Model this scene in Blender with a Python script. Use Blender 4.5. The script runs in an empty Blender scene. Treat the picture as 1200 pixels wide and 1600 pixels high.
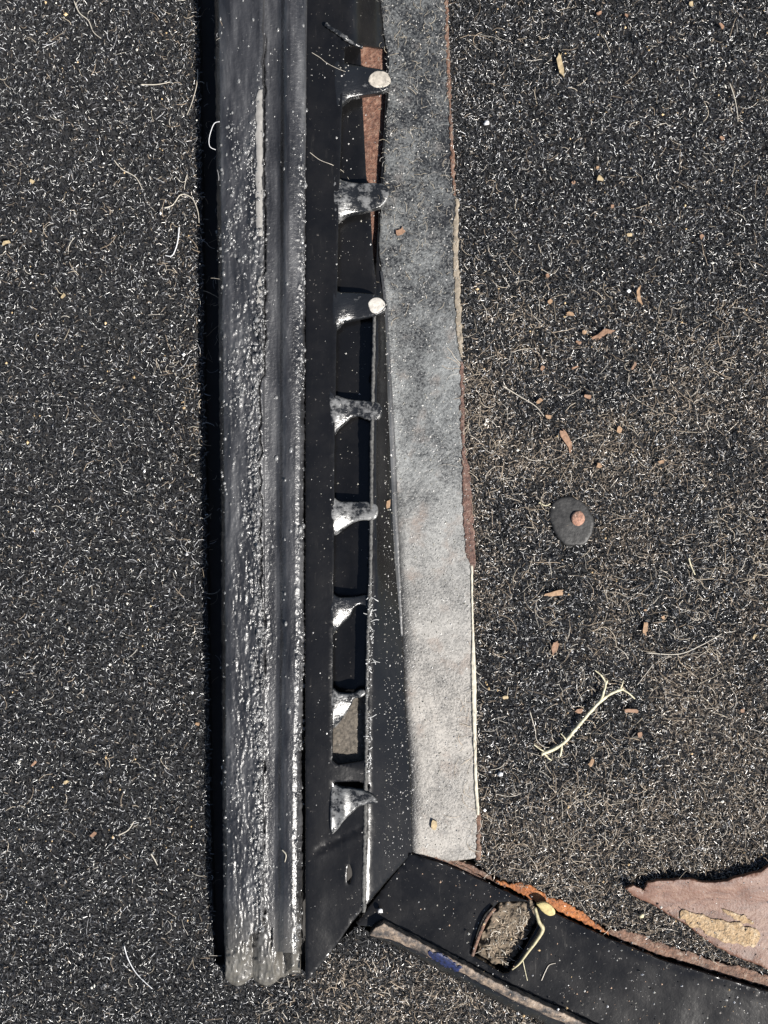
import bpy, math, random
import numpy as np
from mathutils import Vector, geometry
from mathutils.bvhtree import BVHTree

# ------------------------------------------------------------------ camera, sky, sun
S = 0.00016          # metres per photograph pixel at carpet level
D = 1700.0           # camera height above the carpet, in the same pixels
sc = bpy.context.scene
cam_d = bpy.data.cameras.new("camera"); cam = bpy.data.objects.new("camera", cam_d)
sc.collection.objects.link(cam); sc.camera = cam
cam.location = (0, 0, D*S); cam.rotation_euler = (0, 0, 0)
cam_d.sensor_fit = 'VERTICAL'; cam_d.angle = 2*math.atan(800/D)
cam_d.clip_start = 0.001; cam_d.clip_end = 100

SUN_EL, SUN_AZ = 47.0, (0.78, -0.62)      # azimuth: where the sun stands in x, y
world = bpy.data.worlds.new("World"); sc.world = world; world.use_nodes = True
wn = world.node_tree.nodes; wl = world.node_tree.links
bg = wn['Background']; sky = wn.new('ShaderNodeTexSky'); sky.sky_type = 'NISHITA'; sky.sun_disc = False
sky.sun_elevation = math.radians(SUN_EL)
sky.sun_rotation = math.atan2(SUN_AZ[0], SUN_AZ[1])
wl.new(sky.outputs[0], bg.inputs[0]); bg.inputs[1].default_value = 0.05
sl = bpy.data.lights.new("sun", 'SUN'); sun = bpy.data.objects.new("sun", sl); sc.collection.objects.link(sun)
sl.energy = 5.0; sl.angle = math.radians(0.5); sl.color = (1.0, 0.96, 0.9)
ce = math.cos(math.radians(SUN_EL))
sdir = Vector((SUN_AZ[0]*ce, SUN_AZ[1]*ce, math.sin(math.radians(SUN_EL))))
sun.rotation_euler = sdir.to_track_quat('Z', 'Y').to_euler(); sun.location = sdir*0.5
vs = sc.view_settings; vs.view_transform = 'Standard'; vs.look = 'None'; vs.gamma = 1; vs.exposure = 1.1
vs.use_curve_mapping = False

rng = np.random.default_rng(7); random.seed(7)
COL = sc.collection

# ------------------------------------------------------------------ numeric helpers
def hash2(ix, iy, seed):
    h = (ix.astype(np.int64)*374761393 + iy.astype(np.int64)*668265263 + seed*2147483647) & 0xffffffff
    h = ((h ^ (h >> 13))*1274126177) & 0xffffffff
    return ((h ^ (h >> 16)) & 0xffff)/65535.0
def vnoise(x, y, seed=0):
    x = np.asarray(x, float); y = np.asarray(y, float)
    ix = np.floor(x); iy = np.floor(y); fx = x-ix; fy = y-iy
    fx = fx*fx*(3-2*fx); fy = fy*fy*(3-2*fy)
    a = hash2(ix, iy, seed); b = hash2(ix+1, iy, seed); c = hash2(ix, iy+1, seed); d = hash2(ix+1, iy+1, seed)
    return (a*(1-fx)+b*fx)*(1-fy)+(c*(1-fx)+d*fx)*fy
def fbm(x, y, seed=0, o=3):
    t = 0; a = 0.5; n = 0
    for k in range(o):
        t = t+a*vnoise(x*2**k, y*2**k, seed+k*17); n += a; a *= .5
    return t/n
def lerp(y, pts):
    ys = [p[0] for p in pts]; vs_ = [p[1] for p in pts]
    return np.interp(y, ys, vs_)
def sst(a, b, x):
    t = np.clip((np.asarray(x, float)-a)/(b-a), 0, 1); return t*t*(3-2*t)
def inside(px, py, poly):
    poly = np.asarray(poly, float); r = np.zeros(len(px), bool); n = len(poly); j = n-1
    for i in range(n):
        xi, yi = poly[i]; xj, yj = poly[j]
        if yi != yj:
            c = ((yi > py) != (yj > py)) & (px < (xj-xi)*(py-yi)/(yj-yi)+xi)
            r ^= c
        j = i
    return r
def dist_poly(px, py, poly):
    p = np.asarray(poly, float); q = np.roll(p, -1, 0); d = np.full(len(px), 1e9)
    for a, b in zip(p, q):
        v = b-a; L = max(v@v, 1e-9)
        t = np.clip(((px-a[0])*v[0]+(py-a[1])*v[1])/L, 0, 1)
        d = np.minimum(d, np.hypot(px-a[0]-t*v[0], py-a[1]-t*v[1]))
    return d
def resample(poly, step):
    p = np.asarray(poly, float); out = []
    for a, b in zip(p, np.roll(p, -1, 0)):
        n = max(1, int(round(np.hypot(*(b-a))/step)))
        for k in range(n): out.append(a+(b-a)*k/n)
    return np.array(out)
def catmull(pts, n=8, closed=False):
    P = [np.array(p, float) for p in pts]; out = []; m = len(P)
    for i in range(m if closed else m-1):
        if closed: p0, p1, p2, p3 = P[(i-1) % m], P[i], P[(i+1) % m], P[(i+2) % m]
        else: p0, p1, p2, p3 = P[max(i-1, 0)], P[i], P[i+1], P[min(i+2, m-1)]
        for k in range(n):
            t = k/n
            out.append(.5*((2*p1)+(-p0+p2)*t+(2*p0-5*p1+4*p2-p3)*t*t+(-p0+3*p1-3*p2+p3)*t**3))
    if not closed: out.append(P[-1])
    return np.array(out)
def world(px, py, z):
    px = np.asarray(px, float); py = np.asarray(py, float); z = np.asarray(z, float)+0*px
    k = 1-z/D
    return np.stack([(px-600)*k, (800-py)*k, z], -1)*S

# ------------------------------------------------------------------ object helpers
SOLID_V, SOLID_F = [], []; SOLID_N = [0]
def link(name, V, F, mat, parent=None, base=None, smooth=True, solid=True, col=None):
    """V world metres, F faces -> one mesh object whose origin sits at its base"""
    V = np.asarray(V, float)
    if isinstance(F, np.ndarray): Fl = F
    else: Fl = F
    if base is None:
        if parent is not None and parent.type == 'EMPTY': base = np.array(parent.location)
        elif parent is not None: base = np.array(parent['_b'])
        else: base = np.array([(V[:, 0].min()+V[:, 0].max())/2, (V[:, 1].min()+V[:, 1].max())/2, V[:, 2].min()])
    base = np.asarray(base, float)
    me = bpy.data.meshes.new(name)
    if isinstance(Fl, np.ndarray):
        k = Fl.shape[1]; L = V-base
        me.vertices.add(len(V)); me.vertices.foreach_set('co', L.astype(np.float32).ravel())
        me.loops.add(Fl.size); me.loops.foreach_set('vertex_index', Fl.astype(np.int32).ravel())
        me.polygons.add(len(Fl)); me.polygons.foreach_set('loop_start', np.arange(0, Fl.size, k, dtype=np.int32))
        me.polygons.foreach_set('loop_total', np.full(len(Fl), k, dtype=np.int32))
        me.update(calc_edges=True)
    else:
        me.from_pydata([tuple(v) for v in V-base], [], Fl)
    me.validate()
    me.polygons.foreach_set('use_smooth', np.full(len(me.polygons), smooth))
    if col is not None:
        at = me.color_attributes.new('tint', 'FLOAT_COLOR', 'POINT')
        c = np.ones((len(V), 4), np.float32); c[:, :3] = col
        at.data.foreach_set('color', c.ravel())
    me.materials.append(mat)
    o = bpy.data.objects.new(name, me); COL.objects.link(o)
    o['_b'] = [float(b) for b in base]
    if parent is not None:
        o.parent = parent
        pb = np.array(parent.location) if parent.type == 'EMPTY' else np.array(parent['_b'])
        o.location = base-pb
    else: o.location = base
    if solid:
        n = SOLID_N[0]; SOLID_V.append(V); SOLID_F.extend([tuple(int(i)+n for i in f) for f in Fl]); SOLID_N[0] += len(V)
    return o
def tag(o, label=None, cat=None, group=None, kind=None):
    if label: o['label'] = label
    if cat: o['category'] = cat
    if group: o['group'] = group
    if kind: o['kind'] = kind
    return o
def thing(name, px, py, z, label, cat, group=None):
    o = bpy.data.objects.new(name, None); COL.objects.link(o)
    o.empty_display_size = 0.01; o.location = tuple(world(px, py, z)); tag(o, label, cat, group); return o
def sheet_geo(outline, zf, step=4, thick=6, holes=(), rnd=0, wob=0, seed=1, wobs=6, vert=True):
    """a plate with real thickness: outline in photo pixels, height by zf(x, y)"""
    def prep(p, s):
        p = resample(p, step)
        if wob:
            d = np.roll(p, -1, 0)-np.roll(p, 1, 0); nn = np.stack([d[:, 1], -d[:, 0]], 1)/np.maximum(np.hypot(*d.T), 1e-6)[:, None]
            p = p+nn*((fbm(p[:, 0]/wobs, p[:, 1]/wobs, seed+s)-.5)*2*wob)[:, None]
        return p
    loops = [prep(outline, 0)]+[prep(h, 5+i) for i, h in enumerate(holes)]
    pts = []; edges = []; n = 0
    for lp in loops:
        m = len(lp); pts.append(lp); edges += [(n+i, n+(i+1) % m) for i in range(m)]; n += m
    nb = n
    lo = loops[0].min(0); hi = loops[0].max(0)
    gx, gy = np.meshgrid(np.arange(lo[0], hi[0], step), np.arange(lo[1], hi[1], step))
    g = np.stack([gx.ravel(), gy.ravel()], 1); r2 = np.random.default_rng(seed); g = g+r2.uniform(-.2, .2, g.shape)*step
    if rnd:
        for lp in loops:
            d = np.roll(lp, -1, 0)-np.roll(lp, 1, 0); nn = np.stack([d[:, 1], -d[:, 0]], 1)/np.maximum(np.hypot(*d.T), 1e-6)[:, None]
            for f in (.3, 1.0):
                g = np.concatenate([g, lp+nn*rnd*f, lp-nn*rnd*f])
    ok = inside(g[:, 0], g[:, 1], loops[0])
    for h in loops[1:]: ok &= ~inside(g[:, 0], g[:, 1], h)
    g = g[ok]
    dd = np.full(len(g), 1e9)
    for lp in loops: dd = np.minimum(dd, dist_poly(g[:, 0], g[:, 1], lp))
    g = g[dd > (rnd*.22 if rnd else step*.4)]
    allp = np.concatenate(pts+[g])
    v2, _, f2, ov, _, _ = geometry.delaunay_2d_cdt([Vector(p) for p in allp], edges, [], 0, 1e-5)
    P = np.array([tuple(v) for v in v2]); T = np.array([list(f) for f in f2 if len(f) == 3])
    c = P[T].mean(1); ok = inside(c[:, 0], c[:, 1], loops[0])
    for h in loops[1:]: ok &= ~inside(c[:, 0], c[:, 1], h)
    T = T[ok]
    a = P[T]; ar = (a[:, 1, 0]-a[:, 0, 0])*(a[:, 2, 1]-a[:, 0, 1])-(a[:, 1, 1]-a[:, 0, 1])*(a[:, 2, 0]-a[:, 0, 0])
    T[ar > 0] = T[ar > 0][:, ::-1]         # y is flipped going to the world
    z = np.asarray(zf(P[:, 0], P[:, 1]), float)+0*P[:, 0]
    if rnd:
        d = np.full(len(P), 1e9)
        for lp in loops: d = np.minimum(d, dist_poly(P[:, 0], P[:, 1], lp))
        t = np.clip(1-d/rnd, 0, 1); z = z-rnd*(1-np.sqrt(np.maximum(0, 1-t*t)))*.9
    top = world(P[:, 0], P[:, 1], z)
    ed = {}
    for t in T:
        for i in range(3):
            e = (t[i], t[(i+1) % 3]); k = (min(e), max(e)); ed[k] = None if k in ed else e
    be = [e for e in ed.values() if e]
    V = [top]; F = [tuple(t) for t in T]; n = len(top)
    m = {}; sv = []
    for e in be:
        for i in e:
            if i not in m:
                m[i] = n+len(sv); b = top[i].copy(); sv.append(b); b2 = b.copy(); b2[2] -= thick*S; sv.append(b2)
    for a_, b_ in be: F.append((m[b_], m[a_], m[a_]+1, m[b_]+1))
    V.append(np.array(sv)); V = np.concatenate(V)
    return V, F
def sheet(name, outline, zf, mat, parent=None, base=None, solid=True, colf=None, **k):
    V, F = sheet_geo(outline, zf, **k); c = None
    if colf:
        kk = S*(1-V[:, 2]/S/D); c = np.repeat(colf(V[:, 0]/kk+600, 800-V[:, 1]/kk)[:, None], 3, 1)
    return link(name, V, F, mat, parent, base, solid=solid, col=c)
def tube_geo(path, rad, sides=6):
    """path Nx3 in photo px + height px; rad scalar or N"""
    p = np.asarray(path, float); W = world(p[:, 0], p[:, 1], p[:, 2]); r = np.broadcast_to(np.asarray(rad, float), (len(p),))*S
    t = np.gradient(W, axis=0); t /= np.maximum(np.linalg.norm(t, axis=1), 1e-12)[:, None]
    up = np.array([0, 0, 1.0]); s = np.cross(t, up); ln = np.linalg.norm(s, axis=1); s[ln < 1e-6] = (1, 0, 0)
    s /= np.linalg.norm(s, axis=1)[:, None]; u = np.cross(s, t)
    V = []; F = []
    for i in range(len(p)):
        for k in range(sides):
            a = 2*math.pi*k/sides; V.append(W[i]+(s[i]*math.cos(a)+u[i]*math.sin(a))*r[i])
    for i in range(len(p)-1):
        for k in range(sides):
            k2 = (k+1) % sides; F.append((i*sides+k, i*sides+k2, (i+1)*sides+k2, (i+1)*sides+k))
    F.append(tuple(range(sides))[::-1]); F.append(tuple((len(p)-1)*sides+k for k in range(sides)))
    return np.array(V), F
def merge(parts):
    V = []; F = []; n = 0
    for v, f in parts: V.append(v); F += [tuple(i+n for i in q) for q in f]; n += len(v)
    return np.concatenate(V), F

# ------------------------------------------------------------------ materials
class M:
    def __init__(s, name):
        s.m = bpy.data.materials.new(name); s.m.use_nodes = True; s.t = s.m.node_tree; s.n = s.t.nodes; s.b = s.n['Principled BSDF']
        g = s.n.new('ShaderNodeNewGeometry'); v = s.n.new('ShaderNodeVectorMath'); v.operation = 'SCALE'; v.inputs['Scale'].default_value = 1/S
        s.t.links.new(g.outputs['Position'], v.inputs[0]); s.pos = v.outputs[0]; s.geo = g
    def L(s, a, b): s.t.links.new(a, b)
    def stretch(s, x, y, z=1):
        m = s.n.new('ShaderNodeVectorMath'); m.operation = 'MULTIPLY'; m.inputs[1].default_value = (x, y, z); s.L(s.pos, m.inputs[0]); return m.outputs[0]
    def noise(s, size, detail=4, rough=.6, vec=None, dist=0):
        n = s.n.new('ShaderNodeTexNoise'); n.inputs['Scale'].default_value = 1/size; n.inputs['Detail'].default_value = detail
        n.inputs['Roughness'].default_value = rough; n.inputs['Distortion'].default_value = dist
        s.L(vec or s.pos, n.inputs['Vector']); return n.outputs['Fac']
    def voro(s, size, vec=None, feat='F1'):
        n = s.n.new('ShaderNodeTexVoronoi'); n.feature = feat; n.inputs['Scale'].default_value = 1/size; s.L(vec or s.pos, n.inputs['Vector']); return n.outputs['Distance']
    def ramp(s, fac, stops):
        r = s.n.new('ShaderNodeValToRGB'); e = r.color_ramp.elements
        while len(e) < len(stops): e.new(.5)
        for el, (p, c) in zip(e, stops):
            el.position = p
            if not hasattr(c, '__len__'): c = (c, c, c)
            el.color = (*c, 1)
        s.L(fac, r.inputs[0]); return r.outputs[0]
    def mix(s, fac, a, b, mode='MIX'):
        x = s.n.new('ShaderNodeMix'); x.data_type = 'RGBA'; x.blend_type = mode
        for i, v in ((0, fac), (6, a), (7, b)):
            if hasattr(v, 'links'): s.L(v, x.inputs[i])
            elif i == 0: x.inputs[0].default_value = v
            else: x.inputs[i].default_value = (*(v if hasattr(v, '__len__') else (v, v, v)), 1)
        return x.outputs[2]
    def math(s, op, a, b=0.0):
        x = s.n.new('ShaderNodeMath'); x.operation = op
        for i, v in ((0, a), (1, b)):
            if hasattr(v, 'links'): s.L(v, x.inputs[i])
            else: x.inputs[i].default_value = v
        return x.outputs[0]
    def yramp(s, stops):
        """by photo row: stops (row, value)"""
        sp = s.n.new('ShaderNodeSeparateXYZ'); s.L(s.pos, sp.inputs[0])
        f = s.math('MULTIPLY_ADD', sp.outputs[1], -1/1600); f.node.inputs[2].default_value = .5
        return s.ramp(f, [(r/1600, v) for r, v in stops])
    def xramp(s, stops):
        sp = s.n.new('ShaderNodeSeparateXYZ'); s.L(s.pos, sp.inputs[0])
        f = s.math('MULTIPLY_ADD', sp.outputs[0], 1/1200); f.node.inputs[2].default_value = .5
        return s.ramp(f, [(r/1200, v) for r, v in stops])
    def out(s, col=None, rough=.5, metal=0, bump=None, bs=.3, bd=1.0, spec=.5):
        b = s.b
        if col is not None:
            if hasattr(col, 'links'): s.L(col, b.inputs['Base Color'])
            else: b.inputs['Base Color'].default_value = (*col, 1)
        for k, v in (('Roughness', rough), ('Metallic', metal)):
            if hasattr(v, 'links'): s.L(v, b.inputs[k])
            else: b.inputs[k].default_value = v
        b.inputs['Specular IOR Level'].default_value = spec
        if bump is not None:
            bn = s.n.new('ShaderNodeBump'); bn.inputs['Strength'].default_value = bs; bn.inputs['Distance'].default_value = bd*S
            s.L(bump, bn.inputs['Height']); s.L(bn.outputs[0], b.inputs['Normal'])
        return s.m

def m_paint(name='black_paint', dust=.5, base=.004, dcol=(.17, .155, .14)):
    m = M(name)
    sp = m.ramp(m.noise(5, 3, .7), [(.66, 0), (.74, 1)])
    patch = m.ramp(m.noise(60, 4, .65), [(.42, 0), (.72, 1)])
    scr = m.ramp(m.noise(7, 3, .6, m.stretch(1, .12)), [(.6, 0), (.75, .6)])
    f = m.math('MULTIPLY', sp, m.math('ADD', patch, .25)); f2 = m.math('MAXIMUM', m.math('MULTIPLY', f, dust*1.3), m.math('MULTIPLY', m.math('MULTIPLY', patch, m.noise(18, 5, .7, m.stretch(1, .5))), dust*.09))
    f2 = m.math('MAXIMUM', f2, m.math('MULTIPLY', m.math('MULTIPLY', scr, patch), dust*.35))
    col = m.mix(f2, (base, base, base*1.1), dcol)
    ro = m.math('ADD', m.math('MULTIPLY', f2, .5), .2)
    return m.out(col, ro, bump=m.noise(14, 4, .6), bs=.12, bd=3, spec=.33)
PAINT = m_paint(); PAINT_DUSTY = m_paint('dusty_black_paint', 1.0, .004)
def m_grease():
    m = M('greasy_rail_coating')
    n1 = m.noise(26, 4, .65, m.stretch(1, .16)); n2 = m.noise(9, 3, .6)
    c = m.ramp(n1, [(.35, (.01, .01, .011)), (.52, (.028, .028, .03)), (.7, (.07, .07, .072))])
    sp = m.ramp(n2, [(.66, 0), (.78, 1)])
    end = m.yramp([(1380, 0), (1500, 1)])
    c = m.mix(m.math('MULTIPLY', sp, .3), c, (.22, .22, .22))
    c = m.mix(m.math('MULTIPLY', m.math('MULTIPLY', end, m.noise(12, 5, .7)), .8), c, (.15, .138, .115))
    bump = m.math('ADD', m.noise(4.5, 3, .7), m.math('MULTIPLY', n1, .7))
    return m.out(c, m.ramp(n1, [(.3, .26), (.7, .4)]), bump=bump, bs=.35, bd=3, spec=.65)
GREASE = m_grease()
def m_flange():
    m = M('dusty_flange_paint')
    big = m.noise(70, 4, .6); fine = m.noise(3.4, 3, .75); med = m.noise(14, 4, .65)
    d = m.yramp([(0, .2), (200, .16), (420, .26), (640, .44), (850, .6), (1050, .66), (1330, .66)])
    v = m.math('ADD', m.math('MULTIPLY', m.math('SUBTRACT', fine, .5), 1.9), m.math('MULTIPLY', m.math('SUBTRACT', med, .5), .7))
    v = m.math('ADD', v, m.math('MULTIPLY', m.math('SUBTRACT', big, .5), 1.5))
    f = m.math('ADD', d, v); f.node.use_clamp = True
    at = m.n.new('ShaderNodeAttribute'); at.attribute_name = 'tint'; f = m.math('MULTIPLY', f, at.outputs['Fac'])
    warm = m.mix(m.yramp([(700, 0), (1100, 1)]), (.19, .197, .195), (.27, .252, .228))
    col = m.mix(f, (.012, .0125, .0135), warm)
    st = m.ramp(m.noise(38, 4, .6), [(.56, 0), (.72, 1)])
    col = m.mix(m.math('MULTIPLY', m.math('MULTIPLY', st, f), .75), col, (.13, .09, .068))
    return m.out(col, m.math('ADD', m.math('MULTIPLY', f, .3), .28), bump=m.math('ADD', fine, med), bs=.4, bd=2.2)
FLANGE = m_flange()
def m_rust(name, a, b, c, size=14, rough=.75, k=.68):
    a, b, c = (tuple(x*k for x in q) for q in (a, b, c))
    m = M(name); n = m.noise(size, 6, .7); n2 = m.noise(size*3, 3, .6)
    col = m.ramp(n, [(.3, a), (.5, b), (.7, c)])
    col = m.mix(m.ramp(n2, [(.4, 0), (.7, .5)]), col, a)
    col = m.mix(m.ramp(m.noise(size*.45, 3, .7), [(.52, 0), (.62, .75)]), col, tuple(x*.35+.012 for x in b))
    return m.out(col, rough, bump=m.math('ADD', n, m.noise(5, 3)), bs=.7, bd=4)
RUST = m_rust('rusty_plate', (.04, .013, .009), (.2, .09, .055), (.36, .23, .165), 7)
RUST_EDGE = m_rust('rusty_edge', (.04, .025, .02), (.2, .1, .06), (.32, .25, .2), 9)
RUST_ORANGE = m_rust('orange_rust', (.14, .05, .02), (.42, .13, .025), (.5, .22, .08), 12)
def m_steel(name, wear, c1=(.008, .0085, .0095), c2=(.17, .17, .168)):
    m = M(name); n = m.noise(16, 6, .7); n2 = m.noise(3, 3, .7, m.stretch(.35, 1))
    f = m.ramp(m.math('ADD', n, m.math('MULTIPLY', m.math('SUBTRACT', n2, .5), .22)), [(.62-wear*.4, 0), (.75-wear*.35, 1)])
    col = m.mix(f, c1, c2)
    return m.out(col, m.ramp(f, [(0, .22), (1, .36)]), m.math('MULTIPLY', f, .35), m.math('ADD', n, n2), .3, 2)
TOOTH = [m_steel('tooth_paint', w) for w in (.0, .1, .36, .5)]
def m_plain(name, c, rough=.6, var=.3, size=8, bs=.3, k=.7):
    c = tuple(x*k for x in c)
    m = M(name); n = m.noise(size, 4, .6)
    col = m.ramp(n, [(.3, tuple(x*(1-var) for x in c)), (.7, tuple(min(1, x*(1+var)) for x in c))])
    return m.out(col, rough, bump=n, bs=bs, bd=2)
TIP = m_plain('worn_pale_metal', (.44, .4, .34), .5, .35, 7, .5)
TIP_BRIGHT = m_plain('worn_bright_metal', (.52, .49, .44), .45, .25, 7, .5)
STRIP = m_plain('bare_grey_strip', (.25, .24, .225), .5, .2, 12)
CREAM = m_plain('cream_sealant', (.5, .46, .37), .6, .2, 9)
STRAW = m_plain('dry_stem', (.6, .55, .38), .6, .4, 7, .8)
HAIRM = m_plain('pale_hair', (.55, .5, .42), .45, .15, 10)
WHITE_T = m_plain('white_thread', (.65, .65, .66), .5, .1, 10)
CHIP = [m_plain('wood_chip', c, .75, .3, 5, .5) for c in ((.26, .15, .092), (.32, .2, .115), (.21, .125, .08), (.4, .31, .18))]
CREAMCHIP = m_plain('pale_crumb', (.6, .52, .34), .7, .2, 4)
BLUE = m_plain('blue_plastic', (.008, .014, .06), .5, .9, 5)
PLASTIC = m_plain('dusty_black_cap', (.022, .021, .02), .55, .8, 9, .5)
DARK = m_plain('dark_metal', (.006, .006, .006), .7, .3, 20)
FLOOR = m_plain('dark_floor_metal', (.02, .017, .015), .7, .4, 30)
LINTM = m_plain('grey_lint', (.3, .29, .27), .7, .3, 6)
def m_lip():
    m = M('scuffed_lip'); n = m.noise(18, 5, .7, m.stretch(1, 1)); n2 = m.noise(6, 4, .6)
    col = m.ramp(n, [(.36, (.012, .012, .013)), (.47, (.07, .055, .045)), (.58, (.2, .15, .11)), (.72, (.3, .25, .2))])
    col = m.mix(m.ramp(n2, [(.55, 0), (.7, .8)]), col, (.05, .045, .045))
    return m.out(col, .65, bump=m.math('ADD', n, n2), bs=.5, bd=3)
LIP = m_lip()
def m_flap():
    m = M('brown_torn_sheet'); n = m.noise(34, 7, .72, m.stretch(.6, 1.3), 1.5); n2 = m.noise(5, 3, .6)
    col = m.ramp(n, [(.3, (.045, .018, .01)), (.5, (.09, .038, .021)), (.7, (.14, .078, .05))])
    col = m.mix(m.ramp(n2, [(.5, 0), (.75, .4)]), col, (.16, .07, .045))
    return m.out(col, .55, bump=m.math('ADD', n, n2), bs=.35, bd=2)
FLAP = m_flap()
TAN = m_rust('tan_glue_patch', (.3, .19, .09), (.46, .32, .18), (.6, .5, .36), 10)
def m_pile():
    m = M('carpet_fibre'); a = m.n.new('ShaderNodeAttribute'); a.attribute_name = 'tint'
    return m.out(a.outputs['Color'], .27, spec=1.0)
PILE = m_pile()
CARPET = m_plain('carpet_backing', (.012, .012, .013), .95, .4, 6, .6)
def m_fluff():
    m = M('dirt_fluff'); a = m.n.new('ShaderNodeAttribute'); a.attribute_name = 'tint'
    return m.out(a.outputs['Color'], .7, spec=.3)
FLUFF = m_fluff()

# ------------------------------------------------------------------ shared curves of the place (photo pixels)
xl = lambda y: lerp(y, [(-60, 334), (0, 335), (400, 340), (800, 345), (1200, 347), (1545, 351)])
xr = lambda y: lerp(y, [(-60, 486), (0, 485), (400, 481), (800, 477), (1000, 478), (1200, 473), (1545, 471)])
gapx = lambda y: lerp(y, [(-60, 309), (0, 310), (400, 316), (800, 322), (1200, 327), (1505, 334)])
bend = lambda y: lerp(y, [(-60, 588), (60, 600), (90, 607), (150, 605), (285, 598), (340, 593), (400, 592), (430, 597), (480, 603), (600, 610), (700, 616), (780, 619), (880, 622), (1000, 628), (1100, 632), (1200, 640), (1335, 643)])
fr = lambda y: lerp(y, [(-60, 695), (0, 697), (100, 700), (230, 706), (305, 710), (315, 714), (400, 714), (530, 720), (700, 724), (760, 730), (890, 738), (1000, 740), (1100, 742), (1270, 747), (1345, 747)])
slotl = lambda y: lerp(y, [(60, 540), (160, 535), (340, 529), (520, 526), (700, 523), (950, 521), (1200, 520)])
slotr = lambda y: lerp(y, [(60, 606), (160, 603), (300, 595), (430, 587), (500, 583), (700, 579), (900, 577), (1000, 573), (1200, 570), (1440, 566)])
UP = [(640, 1331), (700, 1349), (760, 1376), (850, 1416), (950, 1463), (1040, 1499), (1200, 1546), (1330, 1584)]     # far edge of the cross rail
upy = lambda x: np.interp(x, [p[0] for p in UP], [p[1] for p in UP])
LO = [(560, 1440), (598, 1444), (700, 1494), (800, 1547), (900, 1592), (1000, 1640), (1200, 1735), (1330, 1797)]        # top of its near lip
loy = lambda x: np.interp(x, [p[0] for p in LO], [p[1] for p in LO])
def along(f, ys): return [(float(f(y)), y) for y in ys]

# ------------------------------------------------------------------ setting: floor and carpet
fx, fy = -260, 1460
V = world(np.array([fx, fy, fy, fx]), np.array([-260, -260, 1860, 1860]), np.full(4, -34.0))
fl = link('floor', V, [(0, 3, 2, 1)], FLOOR); tag(fl, kind='structure')
cz = lambda x, y: (fbm(np.asarray(x)/90, np.asarray(y)/90, 3)-.5)*7
left_out = [(-220, -220)]+along(gapx, [-220, 0, 400, 800, 1200, 1505])+[(352, 1507), (400, 1512), (470, 1514), (484, 1522), (520, 1480), (560, 1446)]+[(x, float(loy(x))+22) for x in (590, 700, 800, 900, 1000, 1200, 1330)]+[(1330, 1850), (-220, 1850)]
right_out = [(float(fr(y))-6, y) for y in (-220, 0, 100, 230, 310, 400, 530, 700, 760, 890, 1000, 1100, 1270, 1345)]+[(x, float(upy(x))-(14 if x < 960 else 24)) for x in (760, 850, 950, 1040, 1200, 1330)]+[(1420, 1560), (1420, -220)]
cl = sheet('carpet', left_out, cz, CARPET, step=24, thick=26, wob=1.5); tag(cl, 'black flecked carpet left of the rail and below the cross rail', 'carpet', kind='structure')
cr = sheet('carpet', right_out, cz, CARPET, step=24, thick=26, wob=1.5); tag(cr, 'black flecked carpet right of the dusty flange, strewn with chips', 'carpet', kind='structure')

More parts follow.
